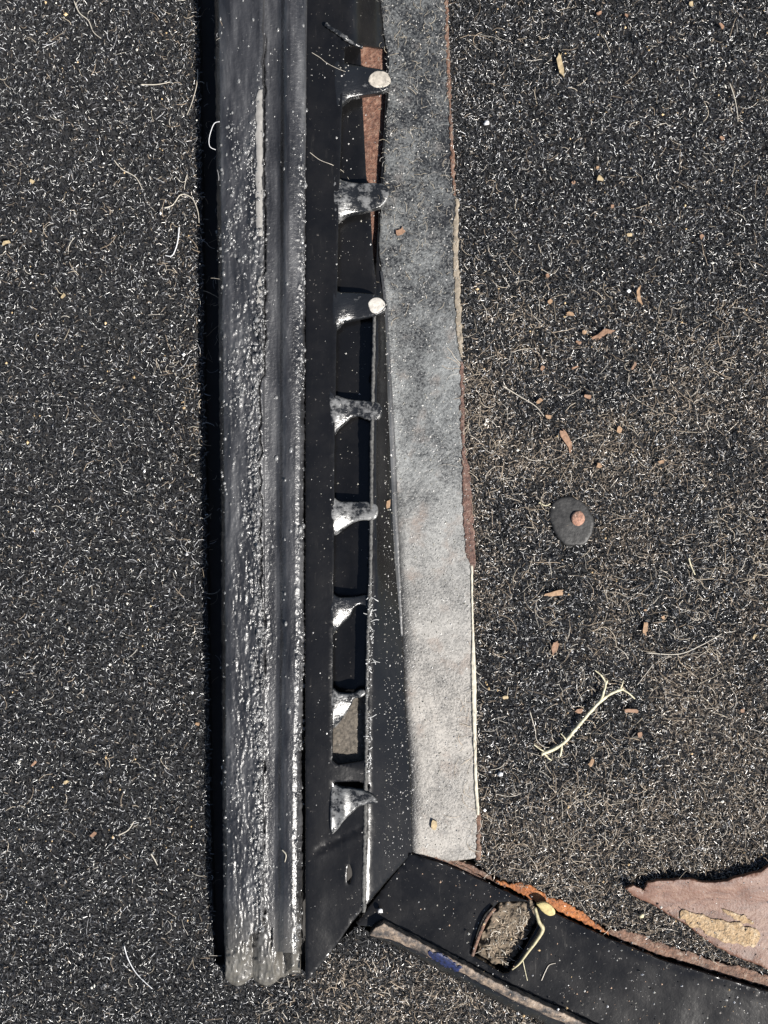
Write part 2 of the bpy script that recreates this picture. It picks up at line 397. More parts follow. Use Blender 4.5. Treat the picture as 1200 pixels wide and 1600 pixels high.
# ------------------------------------------------------------------ seat rail
rail = thing('seat_rail', 520, 800, -30, 'black steel seat rail with greasy runner and row of locking teeth', 'seat rail')
hs = lambda y: lerp(y, [(-60, 1.0), (900, .95), (1400, .85), (1545, .7)])
prof = lambda t: lerp(t, [(0, 46), (.015, 58), (.05, 66), (.12, 69), (.3, 71), (.47, 72.5), (.505, 70), (.52, 65.5), (.57, 64.5), (.66, 64), (.695, 66.5), (.73, 72.5), (.755, 75), (.79, 75.4), (.85, 73.4), (.91, 70), (.95, 66.3), (.978, 61), (1, 52)])
profb = lambda t: lerp(t, [(0, 46), (.66, 64), (.695, 66), (.73, 70.5), (.77, 74), (.82, 75.5), (.88, 75.6), (.93, 73), (.965, 66.5), (1, 52)])
def runner():
    ys = np.arange(-60, 1492, 1.7); ts = np.concatenate([[0], np.linspace(.012, .99, 112), [1.0]])
    T, Y = np.meshgrid(ts, ys); XL = xl(Y); XR = xr(Y)
    edge_n = (fbm(Y/5, Y*0+3, 5)-.5)*5*sst(250, 420, Y); X = XL+T*(XR-XL)+edge_n*sst(.9, 1, T)+(fbm(Y/6, Y*0, 8)-.5)*3*(1-sst(0, .06, T))
    kb = sst(350, 800, Y)*sst(.66, .68, T); Z = (prof(T)*(1-kb)+profb(T)*kb)*hs(Y)
    # thick coat left of a ragged crack
    ck = .512+(fbm(Y/16, Y*0, 11)-.5)*.05-.045*sst(585, 600, Y)*(1-sst(900, 1000, Y))
    Z += 3.2*(1-.75*sst(800, 1000, Y))*(1-sst(-.008, .008, T-ck))-9*np.exp(-((T-ck-.004)/.009)**2)*sst(30, 100, Y)*(1-sst(900, 1000, Y)*sst(.35, .6, fbm(Y/30, Y*0, 13)))
    # gritty beads and smeared streaks
    bead = np.maximum(0, vnoise(X/3.4, Y/4.2, 21)-.6)*2.5
    bead2 = np.maximum(0, vnoise(X/6.5, Y/9, 23)-.55)*2.2
    wx = X+(fbm(X/20, Y/50, 26)-.5)*12; stre = fbm(wx/5.5, Y/26, 25)-.5; gr = vnoise(wx/2.6, Y/3.6, 27)-.5
    wl = (1-sst(ck-.01, ck+.02, T))*(.25+.75*sst(.0, .5, T))*sst(40, 430, Y+(fbm(X/10, Y/60, 4)-.5)*260)
    wcr = np.exp(-((T-ck+.05)/.07)**2)*(.5+1.0*fbm(X/12, Y/60, 14))
    wr = sst(.86, .93, T)*(.1+.9*sst(.35, .7, fbm(Y/40, T*3, 31)))*(1-.35*sst(1000, 1300, Y))*sst(80, 330, Y)
    patch = .45+1.1*sst(.4, .65, fbm(X/30, Y/110, 41))
    Z += bead*(2.4*wl*patch+3.0*wcr*sst(60, 300, Y)+3.2*wr+.3)+bead2*(1.0*wl*patch+1.2*wr)+stre*(4.4*wl+.4)+gr*(1.6*wl*patch+2.6*wr+1.6*wcr*sst(60, 300, Y)+.15)
    ok = np.ones_like(Y, bool)
    n_y, n_t = X.shape
    cut = np.where(T < .62, 1452+26*vnoise(T*14, T*0, 51)+12*np.sin(T*9), 1478+12*T)
    global RG; RG = (X, Y, Z, 1.1*wl*patch**2+1.6*wcr*sst(60, 300, Y)+1.9*wr+.06, Y < cut)
    V = world(X, Y, Z).reshape(-1, 3)
    idx = np.arange(n_y*n_t).reshape(n_y, n_t)
    keep = (Y[:-1, :-1] < cut[:-1, :-1])
    q = np.stack([idx[:-1, :-1], idx[1:, :-1], idx[1:, 1:], idx[:-1, 1:]], -1)[keep]
    # outer flanks and ragged end drop towards the floor
    vl = V[idx[:, 0]].copy(); vl[:, 2] = -28*S; vl[:, 0] += 2*S
    vr = V[idx[:, -1]].copy(); vr[:, 2] -= 26*S; vr[:, 0] -= 1.0*S
    n0 = len(V); n1 = n0+n_y; V2 = np.concatenate([V, vl, vr])
    ql = np.stack([n0+np.arange(n_y-1), n0+np.arange(1, n_y), idx[1:, 0], idx[:-1, 0]], -1)[Y[:-1, 0] < 1470]
    qr = np.stack([idx[:-1, -1], idx[1:, -1], n1+np.arange(1, n_y), n1+np.arange(n_y-1)], -1)[Y[:-1, 0] < 1488]
    return V2, np.concatenate([q, ql, qr])
V, F = runner(); run = link('runner', V, F, GREASE, rail)
def beads(n, seed):
    X, Y, Z, W_, ok = RG; r = np.random.default_rng(seed); p = (W_*ok*sst(.35, .6, fbm(X/9, Y/16, 77))).ravel(); i = r.choice(p.size, n, p=p/p.sum())
    x = X.ravel()[i]+r.uniform(-1, 1, n); y = Y.ravel()[i]+r.uniform(-1, 1, n); c = world(x, y, Z.ravel()[i]-.2)
    rad = r.gamma(2.0, .5, n).clip(.4, 3.4)*S; an = np.arange(6)*np.pi/3
    ring = np.concatenate([np.stack([np.cos(an), np.sin(an), an*0], 1), np.stack([.7*np.cos(an+.5), .7*np.sin(an+.5), an*0+.7], 1), [[0, 0, 1]]])
    st_ = np.stack([r.uniform(.7, 1.1, n), r.uniform(.9, 1.7, n), r.uniform(.6, 1.1, n)], 1)
    V = c[:, None]+ring[None]*rad[:, None, None]*st_[:, None]*r.uniform(.85, 1.15, (n, 13, 1)); b = (np.arange(n)*13)[:, None]
    q = []
    for k in range(6):
        k2 = (k+1) % 6; q += [(k, k2, 6+k), (k2, 6+k2, 6+k), (6+k, 6+k2, 12)]
    return V.reshape(-1, 3), np.concatenate([b+np.array(t) for t in q])
BEAD = m_plain('grease_bead', (.16, .16, .16), .16, .7, 6, .1)
V, F = beads(5200, 5); gb = link('grease_beads', V, F, BEAD, run, solid=False); gb['kind'] = 'stuff'
# pale bare strip beside the crack
ys = np.arange(140, 370, 4.0)
rz = lambda x, y: prof((x-xl(y))/(xr(y)-xl(y)))*hs(y)+5.6
a = [(411-(fbm(y/9, y*0, 61))*2.0, y) for y in ys]; b = [(399.5+sst(150, 200, y)*0+(fbm(y/14, y*0, 62)-.5)*5+3*(1-sst(140, 165, y)), y) for y in ys[::-1]]
sheet('bare_strip', a+b, rz, STRIP, run, step=3, thick=3, wob=1.2, wobs=5, rnd=1)
a = [(409, y) for y in range(430, 480, 5)]; b = [(403+2*math.sin(y), y) for y in range(480, 430, -5)]
sheet('bare_strip', a+b, rz, STRIP, run, step=4, thick=3, wob=1.2)
# lower guide that sticks out from under the runner at its end
def guide():
    ys = np.arange(1425, 1548, 2.0); ts = np.linspace(0, 1, 90); T, Y = np.meshgrid(ts, ys)
    X = 351+T*(470-351); endy = 1526+14*np.abs(np.sin((T+.02)*8.2))*(1-sst(.7, .85, T))-6*sst(.75, .9, T)
    Y = 1425+(Y-1425)/(1546-1425)*(endy-1425)
    lobes = 30+16*np.abs(np.sin((T+.02)*8.2))**.6*(1-.55*sst(.74, .78, T))-20*np.exp(-((T-.78)/.05)**2)+9*np.exp(-((T-.89)/.04)**2)
    Z = lobes*(1-.55*sst(1480, 1545, Y))+np.maximum(0, vnoise(X/4, Y/5, 71)-.5)*7+(fbm(X/6, Y/24, 72)-.5)*9
    Z = np.where(Y > endy-4, Z*.6, Z); Z[-1] = -2; Z[:, 0] = -14; Z[:, -1] = -6
    V = world(X, Y, Z).reshape(-1, 3); ny, nt = X.shape; i = np.arange(ny*nt).reshape(ny, nt)
    return V, np.stack([i[:-1, :-1], i[1:, :-1], i[1:, 1:], i[:-1, 1:]], -1).reshape(-1, 4)
V, F = guide(); link('runner_guide', V, F, GREASE, rail)

# slotted side wall: flat face, long slot, then a slope down to the flange
def wz(x, y):
    x = np.asarray(x, float); y = np.asarray(y, float)
    sl_, sr_, b_ = slotl(y), slotr(y), bend(y)
    zl = 63-3*sst(478, 530, x)-9*sst(1190, 1310, y)
    open_ = sst(430, 520, y)
    zr = np.where(x > sr_, 8+(30*open_+2)*(1-sst(-2, 1, (x-b_)/np.maximum(b_-sr_-6, 4)*1.0))*1.0, 0)
    slope = np.clip((b_-x)/np.maximum(b_-(sr_+8), 3), 0, 1)
    zr = 8+4*open_+38*open_*np.power(slope, 1.55-.6*sst(760, 900, y))
    k = np.where(y > 1195, sst(sl_-10, sr_+14, x), sst(sl_+2, sr_, x))
    z = zl*(1-k)+zr*k
    # top, where there is no slot, and bottom, folded into the corner
    g = sst(1200, 1330, y); corner = sst(0, 150, (y-1530)+(x-480)*1.22+110)
    z = z*(1-.0*g)
    z = np.where(y > 1210, z*(1-.12*corner*g), z)
    z += 7*np.exp(-(((x-500)*.53-(1330-y)*1.0)/6)**2)*sst(488, 500, x)*(1-sst(566, 580, x))*0
    crease = (y-1330)+(x-495)*.53
    z += -3*np.exp(-(crease/2.2)**2)*sst(490, 500, x)*(1-sst(560, 574, x))+.8*np.exp(-((crease-9)/8)**2)*sst(490, 500, x)*(1-sst(560, 574, x))
    # dent above the first tooth
    cre = (y-45)-(x-510)*.75
    z += 4*np.exp(-(cre/4)**2)*sst(500, 512, x)*(1-sst(570, 585, x))-3*np.exp(-((cre-9)/5)**2)*sst(505, 515, x)*(1-sst(560, 575, x))
    z += (fbm(x/40, y/60, 81)-.5)*1.6
    return z
yy = [-60, 0, 60, 90, 150, 285, 340, 400, 430, 480, 600, 700, 780, 880, 1000, 1100, 1200, 1332]
wall_out = [(477, y) for y in (1531, 1400, 1200, 1000, 800, 600, 400, 200, 0, -60)]+[(float(bend(y))+(1.5 if y > 420 else -.5), y) for y in yy]+[(600, 1382), (550, 1442), (515, 1492), (482, 1531)]
sy = [74, 110, 160, 285, 340, 430, 500, 600, 700, 800, 900, 1000, 1100, 1188]
slot = [(float(slotl(y)), y) for y in sy]+[(528, 1195), (562, 1190)]+[(float(slotr(y))-2, y) for y in sy[::-1]]+[(604, 76), (560, 70)]
slit = [(522, 1222), (560, 1221), (577, 1228), (574, 1232), (523, 1233)]
small = catmull([(546, 1350), (550, 1365), (547, 1380), (543, 1378), (542, 1364)], 5, True)
sheet('slotted_wall', wall_out, wz, PAINT, rail, step=6, thick=5, holes=[slot, slit, small], rnd=1.6, wob=.7, wobs=9)
p = catmull([(509, 38, 66), (516, 44, 67), (527, 50, 66), (540, 60, 66), (552, 68, 63), (566, 74, 58)], 6)
V, F = tube_geo(p, 2.0+3.0*vnoise(p[:, 0]/4, p[:, 1]/4, 5), 7); link('bent_burr', V, F, m_steel('burr_scuffed', .35), rail)
# rim of the slot, rolled up and furred with grit
def ledge(y0, y1, w, seed):
    ys = np.arange(y0, y1, 4.0); l = [(float(slotr(y))-1+(fbm(y/6, y*0, seed)-.5)*2, y) for y in ys]; r = [(float(slotr(y))+w+(fbm(y/5, y*0, seed+1)-.5)*2*(1+1.5*sst(920, 1000, y)), y) for y in ys[::-1]]
    return l+r
LEDGE = m_plain('gritty_rim', (.075, .074, .07), .75, .7, 4, .7)
sheet('slot_rim', ledge(494, 1428, 4.6, 91), lambda x, y: np.where(y < 1190, 52, wz(x, y)+1.6)+2.2*fbm(x/3, y/3, 93), LEDGE, rail, step=3.2, thick=6, rnd=2.5)
# what shows through the slot
inner = [(500, 62), (563, 62), (566, 150), (572, 270), (579, 330), (583, 400), (588, 440), (586, 700), (584, 1000), (580, 1088), (500, 1088)]
sheet('inner_channel', inner, lambda x, y: 26+3*sst(545, 552, x)*sst(600, 800, y)-(fbm(x/30, y/60, 95))*1.5, PAINT, rail, step=10, thick=4, rnd=1.5)
rustp = [(548, 60), (612, 64), (612, 150), (606, 285), (598, 360), (592, 445), (578, 445), (560, 150)]
sheet('rusty_plate', rustp, lambda x, y: -2+1.5*fbm(x/5, y/5, 97), RUST, rail, step=5, thick=6)
HOLEFLOOR = m_plain('dusty_floor_patch', (.1, .085, .068), .85, .6, 5, .8)
sheet('packing_felt', [(520, 1088), (575, 1088), (575, 1200), (520, 1200)], lambda x, y: 34+4*fbm(x/4, y/4, 98), HOLEFLOOR, rail, step=4, thick=6)
# teeth: outline, wear level, bright tip
teeth = [
 ([(522, 98), (545, 100), (575, 105), (598, 109), (608, 116), (610, 128), (605, 140), (590, 146), (570, 149), (550, 153), (543, 157), (532, 166), (524, 160)], 0, (593, 124, 17, 14, TIP)),
 ([(520, 276), (535, 282), (560, 286), (590, 286), (604, 291), (608, 301), (604, 314), (594, 324), (570, 331), (545, 336), (534, 343), (522, 345)], 2, None),
 ([(519, 450), (530, 456), (560, 457), (585, 460), (600, 467), (605, 478), (600, 487), (585, 494), (560, 499), (538, 504), (530, 513), (520, 512)], 0, (588, 477, 13, 12, TIP_BRIGHT)),
 ([(513, 602), (519, 613), (530, 619), (545, 624), (570, 626), (588, 628), (596, 636), (597, 645), (592, 655), (581, 658), (572, 655), (562, 651), (550, 652), (540, 661), (530, 670), (522, 680), (516, 660)], 2, None),
 ([(517, 778), (530, 783), (550, 784), (575, 784), (588, 789), (591, 798), (588, 809), (580, 813), (565, 813), (550, 818), (536, 828), (525, 836), (517, 830)], 3, None),
 ([(516, 930), (530, 933), (555, 932), (572, 929), (583, 934), (585, 950), (578, 956), (572, 947), (562, 945), (554, 950), (548, 963), (536, 975), (525, 986), (517, 990)], 0, None),
 ([(516, 1078), (530, 1083), (548, 1084), (565, 1077), (572, 1082), (565, 1089), (553, 1092), (549, 1102), (540, 1116), (528, 1132), (519, 1134)], 3, None),
 ([(518, 1230), (535, 1231), (555, 1233), (572, 1237), (583, 1243), (591, 1253), (578, 1256), (562, 1260), (550, 1270), (536, 1284), (524, 1300), (517, 1296)], 3, None)]
for i, (o, w, tip) in enumerate(teeth):
    oc = catmull(o, 4, True); yc = np.mean([p[1] for p in o]); hw = (max(p[1] for p in o)-min(p[1] for p in o))/2
    x0 = float(slotl(yc))
    def tz(x, y, x0=x0, yc=yc, hw=hw, i=i):
        x = np.asarray(x, float); y = np.asarray(y, float)
        z = 58.8-6.5*sst(x0-2, x0+32, x)+(7*sst(x0, x0+20, x) if i == 7 else 0)-1*sst(x0+50, x0+76, x)
        v = (y-yc)/hw
        z = z-6.5*np.abs(v)**2*sst(x0-8, x0+8, x)+.8*fbm(x/7, y/7, 100+i)
        if i == 5: z = z-6*sst(x0+10, x0+50, x)
        return z+1.2
    t = sheet('tooth', oc, tz, TOOTH[w], rail, step=3.2, thick=9, rnd=2.6, seed=i+3)
    if tip:
        tx, ty, ra, rb, tm = tip; an = np.linspace(0, 2*np.pi, 28, endpoint=False)
        el = np.stack([tx+ra*np.cos(an)*(1+.06*np.sin(3*an+i)), ty+rb*np.sin(an)*(1+.06*np.cos(2*an+i))], 1)
        sheet('worn_tip', el, lambda x, y, tz=tz, tx=tx, ty=ty: tz(x, y)*.6+.4*tz(np.full_like(x, tx), np.full_like(y, ty))+.5, tm or m_plain('scuffed_tip', (.2, .195, .185), .5, .3, 8), t, step=2.5, thick=4, rnd=.6, wob=1.2, wobs=6)
# flange
fy_ = [-60, 0, 100, 230, 305, 315, 400, 530, 700, 760, 890, 1000, 1100, 1270, 1340]
fl_out = [(float(bend(y))-(0 if y < 420 else 0), y) for y in (1335, 1200, 1100, 1000, 880, 780, 700, 600, 480, 430, 400, 340, 285, 150, 90, 60, -60)]+[(float(fr(y)), y) for y in fy_]+[(700, 1347), (660, 1336)]
def flz(x, y):
    d = x-bend(y); return 8+4*np.exp(-np.maximum(d, 0)/7)*sst(380, 460, y)*(1-sst(640, 800, y))+(fbm(x/60, y/90, 111)-.5)*2+(fbm(x/8, y/8, 112)-.5)*.8
fcov = lambda x, y: 1-(1-sst(0, 21+5*np.sin(y/37), x-bend(y)))*sst(720, 900, y)
flg = sheet('flange', fl_out, flz, FLANGE, rail, colf=fcov, step=5, thick=8, rnd=2, wob=1.3, wobs=10)
def m_bend_highlight():  # paler, shinier finish for the highlight strip on the bend
    m = M('bend_highlight_satin'); n = m.noise(30, 4, .6, m.stretch(1, .3))
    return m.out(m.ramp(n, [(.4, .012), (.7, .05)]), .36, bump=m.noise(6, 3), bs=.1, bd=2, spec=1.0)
ys = np.arange(424, 1000, 6.0); bw = lambda y: (2+4.5*float(sst(424, 700, y)))*(1-.8*float(sst(820, 1000, y)))  # strip added along the bend to draw its thin highlight line
sheet('bend_highlight', [(float(bend(y))+2.2, y) for y in ys[::-1]]+[(float(bend(y))-bw(y), y) for y in ys],
      lambda x, y: np.maximum(wz(np.minimum(x, bend(y)), y), flz(np.maximum(x, bend(y)), y)-.6)+1.0, m_bend_highlight(), rail, step=2.4, thick=3)
# rust that has grown along the flange edge, and a strip of old sealant
def strip(name, f0, f1, y0, y1, z, mat, parent, step=3, thick=5, wob=3.4, seed=5):
    ys = np.arange(y0, y1+.1, 6.0); o = [(f0(y), y) for y in ys[::-1]]+[(f1(y), y) for y in ys]
    return sheet(name, o, lambda x, y: z+1.6*fbm(x/5, y/5, seed), mat, parent, step=step, thick=thick, wob=wob, wobs=5, seed=seed, rnd=1.5)
tap = lambda y, a, b: float(sst(a, a+40, y)*(1-sst(b-40, b, y)))
strip('edge_rust', lambda y: float(fr(y))-1-2*tap(y, -50, 300), lambda y: float(fr(y))+2.5, -50, 304, 8.4, RUST_EDGE, flg, seed=6)
strip('edge_sealant', lambda y: float(fr(y))-2-4*tap(y, 312, 560), lambda y: float(fr(y))+2.5, 312, 560, 9, m_plain('dirty_sealant', (.24, .2, .15), .7, .4, 6), flg, seed=7)
strip('edge_rust', lambda y: float(fr(y))-1-2*tap(y, 560, 900)-6*tap(y, 725, 900), lambda y: float(fr(y))+3+3*tap(y, 700, 900), 565, 896, 8.6, m_rust('red_brown_rust', (.04, .02, .015), (.16, .08, .058), (.28, .2, .16), 8), flg, seed=8)
strip('edge_sealant', lambda y: float(fr(y))-3.0-1.5*tap(y, 1000, 1270), lambda y: float(fr(y))+1.5+1.2*math.sin(y/40), 884, 1274, 10, CREAM, flg, seed=9, wob=.8)
strip('edge_rust', lambda y: float(fr(y))-3, lambda y: float(fr(y))+4, 1272, 1345, 8.4, RUST_EDGE, flg, seed=10)

# ------------------------------------------------------------------ cross rail
cross = thing('cross_rail', 880, 1500, -30, 'black steel cross rail with rusty far edge and scuffed near lip', 'cross rail')
co = [(x, y+3) for x, y in UP]+[(x, y+6) for x, y in LO[::-1]]+[(556, 1441), (600, 1384)]
cut = [(738, 1492), (752, 1458), (770, 1419), (779, 1410), (830, 1408), (840, 1415), (839, 1448), (816, 1488), (795, 1519), (786, 1521)]
def crz(x, y):
    v = (y-upy(x))/(np.maximum(loy(x)-upy(x), 20)); return 14-4*np.sin(np.clip(v, 0, 1)*np.pi)+(fbm(x/50, y/50, 121)-.5)*2.5+3*(1-sst(0, .08, v))
chan = sheet('channel', co, crz, PAINT_DUSTY, cross, step=9, thick=20, holes=[cut], rnd=2, wob=1, wobs=9)
lip_o = [(578, 1462), (586, 1449), (600, 1443)]+[(x, y) for x, y in LO[2:]]+[(x, y+15) for x, y in LO[::-1][:-2]]+[(640, 1480), (605, 1466)]
face_o = [(580, 1462), (605, 1464), (640, 1478)]+[(x, y+13) for x, y in LO[2:]]+[(x, y+30) for x, y in LO[::-1][:-2]]+[(640, 1490), (605, 1474)]
sheet('lip_face', face_o, lambda x, y: 17-12*sst(12, 34, (y-loy(x)))+1.8*fbm(x/7, y/7, 125), m_paint('scuffed_black_face', 1.6, .006, (.2, .17, .14)), cross, step=5, thick=16, wob=2, rnd=1.5)
lip = sheet('lip', lip_o, lambda x, y: 30-14*sst(3, 30, (y-loy(x)))+1.8*fbm(x/7, y/7, 123), LIP, cross, step=5, thick=26, wob=1.6, rnd=2)
bl = [(670, 1488), (684, 1488), (706, 1500), (722, 1510), (716, 1519), (692, 1509), (676, 1500)]
sheet('blue_fleck', bl, lambda x, y: 32.3-14*sst(3, 30, (y-loy(x)))+1.0*fbm(x/7, y/7, 123), BLUE, lip, step=2.5, thick=4, wob=5, wobs=5, rnd=1)
# rust along its far edge
def rs(x0, x1, w, z, mat, seed, off=-3):
    xs = np.arange(x0, x1+.1, 7.0); tp = lambda x: .35+.65*float(sst(x0, x0+50, x)*(1-sst(x1-50, x1, x)))
    o = [(x, float(upy(x))-w*tp(x)*(.75+.5*float(fbm(x/22, x*0, seed)))) for x in xs]+[(x, float(upy(x))+off) for x in xs[::-1]]
    return sheet('rust_edge', o, lambda x, y: z-4+3*fbm(x/5, y/5, seed), mat, cross, step=3.2, thick=16, wob=4, wobs=5, seed=seed, rnd=1)
rs(642, 790, 12, 8, RUST_EDGE, 131)
rs(775, 950, 20, 8, RUST_ORANGE, 132)
rs(940, 1330, 24, 6, RUST_EDGE, 133)
rs(640, 760, 5, 10, RUST_EDGE, 134, 2)
# sealant hanging round the cut-out
V, F = tube_geo(catmull([(738, 1493, 14), (747, 1466, 17), (760, 1436, 18), (773, 1419, 17)], 6), 3.0, 6); link('cutout_edge', V, F, RUST_EDGE, chan)
V, F = tube_geo(catmull([(836, 1418, 20), (842, 1440, 21), (848, 1452, 20), (838, 1470, 18), (826, 1486, 17), (812, 1505, 15), (800, 1515, 15)], 6), np.interp(np.linspace(0, 1, 37), [0, .3, .6, 1], [2.2, 3.4, 2.6, 1.2]), 6)
link('sealant_ribbon', V, F, m_plain('yellowed_sealant', (.42, .37, .22), .6, .3, 6), chan)
sheet('sealant_ribbon', catmull([(838, 1412), (852, 1410), (864, 1417), (867, 1428), (858, 1431), (846, 1422)], 4, True), lambda x, y: 21+(x-840)*.15, m_plain('yellow_sealant', (.55, .45, .2), .6, .25, 6), chan, step=4, thick=4, rnd=1.5, wob=1)

wad = sheet('fluff_wad', catmull([(744, 1490), (756, 1455), (770, 1428), (782, 1412), (808, 1408), (836, 1410), (836, 1440), (818, 1474), (796, 1506), (784, 1512), (762, 1502)], 3, True),
      lambda x, y: -12+14*fbm(x/12, y/12, 161)+5*fbm(x/4, y/4, 162)+7*sst(1480, 1420, y), m_plain('matted_fluff', (.13, .1, .07), .95, .9, 8, .9), step=3, thick=20, wob=6, wobs=6, rnd=3)
tag(wad, 'wad of grey brown fluff filling the cross rail cut-out', 'fluff')
# ------------------------------------------------------------------ washer and rivet in the carpet
wa = thing('carpet_washer', 893, 813, -3, 'black oval washer with rusty rivet, sunk in carpet', 'washer')
an = np.linspace(0, 2*np.pi, 48, endpoint=False)
ex = 33*np.cos(an)*(1+.03*np.sin(3*an)); ey = 42*np.sin(an)*(1+.03*np.cos(2*an)); ct, st_ = math.cos(-.5), math.sin(-.5)
wo = np.stack([893+ex*ct-ey*st_, 814+ex*st_+ey*ct], 1)
sheet('washer_disc', wo, lambda x, y: 8+(x-893)*.05+(y-814)*.03-.001*((x-896)**2+(y-818)**2)+fbm(x/20, y/20, 141)*1.5, PLASTIC, wa, step=4, thick=12, rnd=3, wob=2.5, wobs=14)
an = np.linspace(0, 2*np.pi, 20, endpoint=False)
sheet('rivet_head', np.stack([903+11*np.cos(an), 810+12*np.sin(an)], 1), lambda x, y: 14-.03*((x-903)**2+(y-810)**2)+fbm(x/4, y/4, 142)*1.5, m_rust('rivet_rust', (.2, .09, .06), (.42, .22, .15), (.55, .36, .27), 7), wa, step=3, thick=9, rnd=1.5, wob=.8)

# ------------------------------------------------------------------ torn brown flap
flap = thing('torn_sheet', 1100, 1440, 0, 'torn brown sheet with a pale tan patch, beside the rusty cross rail', 'sheet')
fo = [(976, 1388), (990, 1383), (1006, 1392), (1012, 1378), (1040, 1375), (1078, 1373), (1100, 1379), (1130, 1377), (1158, 1369), (1185, 1362), (1205, 1352), (1300, 1330), (1340, 1500), (1230, 1530), (1180, 1506), (1140, 1491), (1110, 1474), (1080, 1450), (1050, 1432), (1020, 1414), (995, 1403)]
fz = lambda x, y: 8+12*sst(0, 1, (1425-y)/60)+(fbm(x/50, y/50, 151)-.5)*5
fs = sheet('brown_skin', fo, fz, FLAP, flap, step=7, thick=7, wob=2, wobs=7, rnd=1.5)
tp = catmull([(1062, 1436), (1072, 1424), (1100, 1433), (1150, 1442), (1180, 1452), (1184, 1466), (1170, 1478), (1140, 1476), (1115, 1466), (1085, 1452)], 4, True)
sheet('tan_patch', tp, lambda x, y: fz(x, y)+1.2+1.5*fbm(x/6, y/6, 152), TAN, fs, step=3, thick=3, wob=8, wobs=12, rnd=1)
sheet('tan_patch', catmull([(1128, 1420), (1150, 1426), (1176, 1438), (1170, 1444), (1146, 1436)], 4, True), lambda x, y: fz(x, y)+1.2+1.5*fbm(x/6, y/6, 153), TAN, fs, step=3, thick=3, wob=4, wobs=7, rnd=1)

# ------------------------------------------------------------------ surface lookup for loose things
BVH = BVHTree.FromPolygons([Vector(v) for v in np.concatenate(SOLID_V)], SOLID_F)
CAM = Vector((0, 0, D*S))
def hz(px, py):
    """height (px units) of the surface seen at a photo pixel"""
    d = Vector(((px-600)*S, (800-py)*S, -D*S)).normalized(); h = BVH.ray_cast(CAM, d)
    return h[0].z/S if h[0] else 0.0

# ------------------------------------------------------------------ carpet pile
def ribbons(x, y, z, length, width, lean, curl, col, r, nseg=2):
    n = len(x); W = world(x, y, z)/S
    az = r.uniform(0, 2*np.pi, n); el = lean; d = np.stack([np.cos(az)*np.cos(el), np.sin(az)*np.cos(el), np.sin(el)], 1)
    pts = [W]
    for k in range(nseg):
        pts.append(pts[-1]+d*(length/nseg)[:, None])
        az = az+r.normal(0, curl, n); el = el-r.uniform(.2, 1.0, n); d = np.stack([np.cos(az)*np.cos(el), np.sin(az)*np.cos(el), np.sin(el)], 1)
    side = r.normal(0, 1, (n, 3)); side[:, 2] *= .25
    t = pts[-1]-pts[0]; side = np.cross(t, np.cross(side, t)); side /= np.maximum(np.linalg.norm(side, axis=1), 1e-6)[:, None]
    up = np.cross(side, t); up /= np.maximum(np.linalg.norm(up, axis=1), 1e-6)[:, None]; up *= np.sign(up[:, 2]+1e-9)[:, None]
    V = []
    for k, p in enumerate(pts):
        w = width*(1-.4*k/nseg); V += [p-side*(w/2)[:, None], p+up*(w*.5)[:, None], p+side*(w/2)[:, None]]
    V = np.stack(V, 1); m = V.shape[1]; base = (np.arange(n)*m)[:, None]
    F = np.concatenate([base+np.array(q) for k in range(nseg) for q in ([3*k, 3*k+1, 3*k+4, 3*k+3], [3*k+1, 3*k+2, 3*k+5, 3*k+4])])
    return V.reshape(-1, 3)*S, F, np.repeat(col, m, 0)
def pile(out, n, seed, par, dusty, name='pile'):
    r = np.random.default_rng(seed); o = np.array(out, float); lo = np.maximum(o.min(0), (-110, -110)); hi = np.minimum(o.max(0), (1310, 1710))
    x = r.uniform(lo[0], hi[0], n*2); y = r.uniform(lo[1], hi[1], n*2); ok = inside(x, y, out) & ~inside(x, y, wo); x = x[ok][:n]; y = y[ok][:n]; n = len(x)
    z = cz(x, y)+r.uniform(-1, 4, n)
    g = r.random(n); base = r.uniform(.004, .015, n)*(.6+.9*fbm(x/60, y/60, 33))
    base = np.where(g > .85, r.uniform(.04, .13, n), base); base = np.where(g > .95, r.uniform(.2, .65, n), base)  # grey dusty fibres; the palest also paint in the pile's sparkle
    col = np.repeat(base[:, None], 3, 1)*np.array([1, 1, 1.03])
    dm = dusty(x, y); dsel = r.random(n) < dm
    tan = np.array([.19, .155, .12])*r.uniform(.4, 1.3, n)[:, None]; col = np.where(dsel[:, None], tan, col)
    k = n//8
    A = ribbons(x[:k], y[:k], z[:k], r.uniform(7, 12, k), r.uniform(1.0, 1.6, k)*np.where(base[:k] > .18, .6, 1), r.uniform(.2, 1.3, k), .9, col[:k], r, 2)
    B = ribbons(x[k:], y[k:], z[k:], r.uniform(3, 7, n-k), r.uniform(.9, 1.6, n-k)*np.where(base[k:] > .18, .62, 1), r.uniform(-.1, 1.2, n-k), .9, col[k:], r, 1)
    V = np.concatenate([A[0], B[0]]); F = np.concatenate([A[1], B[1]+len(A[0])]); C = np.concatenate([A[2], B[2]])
    p = link(name, V, F, PILE, par, solid=False, col=C); p['kind'] = 'stuff'; return p
dl = lambda x, y: np.clip(.03+.22*sst(230, 310, x)*(y < 700)*fbm(x/40, y/40, 5)+.6*sst(430, 520, x)*sst(1470, 1520, y)*(.4+fbm(x/60, y/60, 6)), 0, .6)
dr = lambda x, y: np.clip(.05+.8*np.maximum(0, fbm(x/120, y/120, 9)-.4)*sst(380, 700, y)*2.4+.3*sst(1100, 1350, y)+.05*sst(420, 800, y), 0, .6)
pile(left_out, 210000, 1, cl, dl); pile(right_out, 205000, 2, cr, dr)

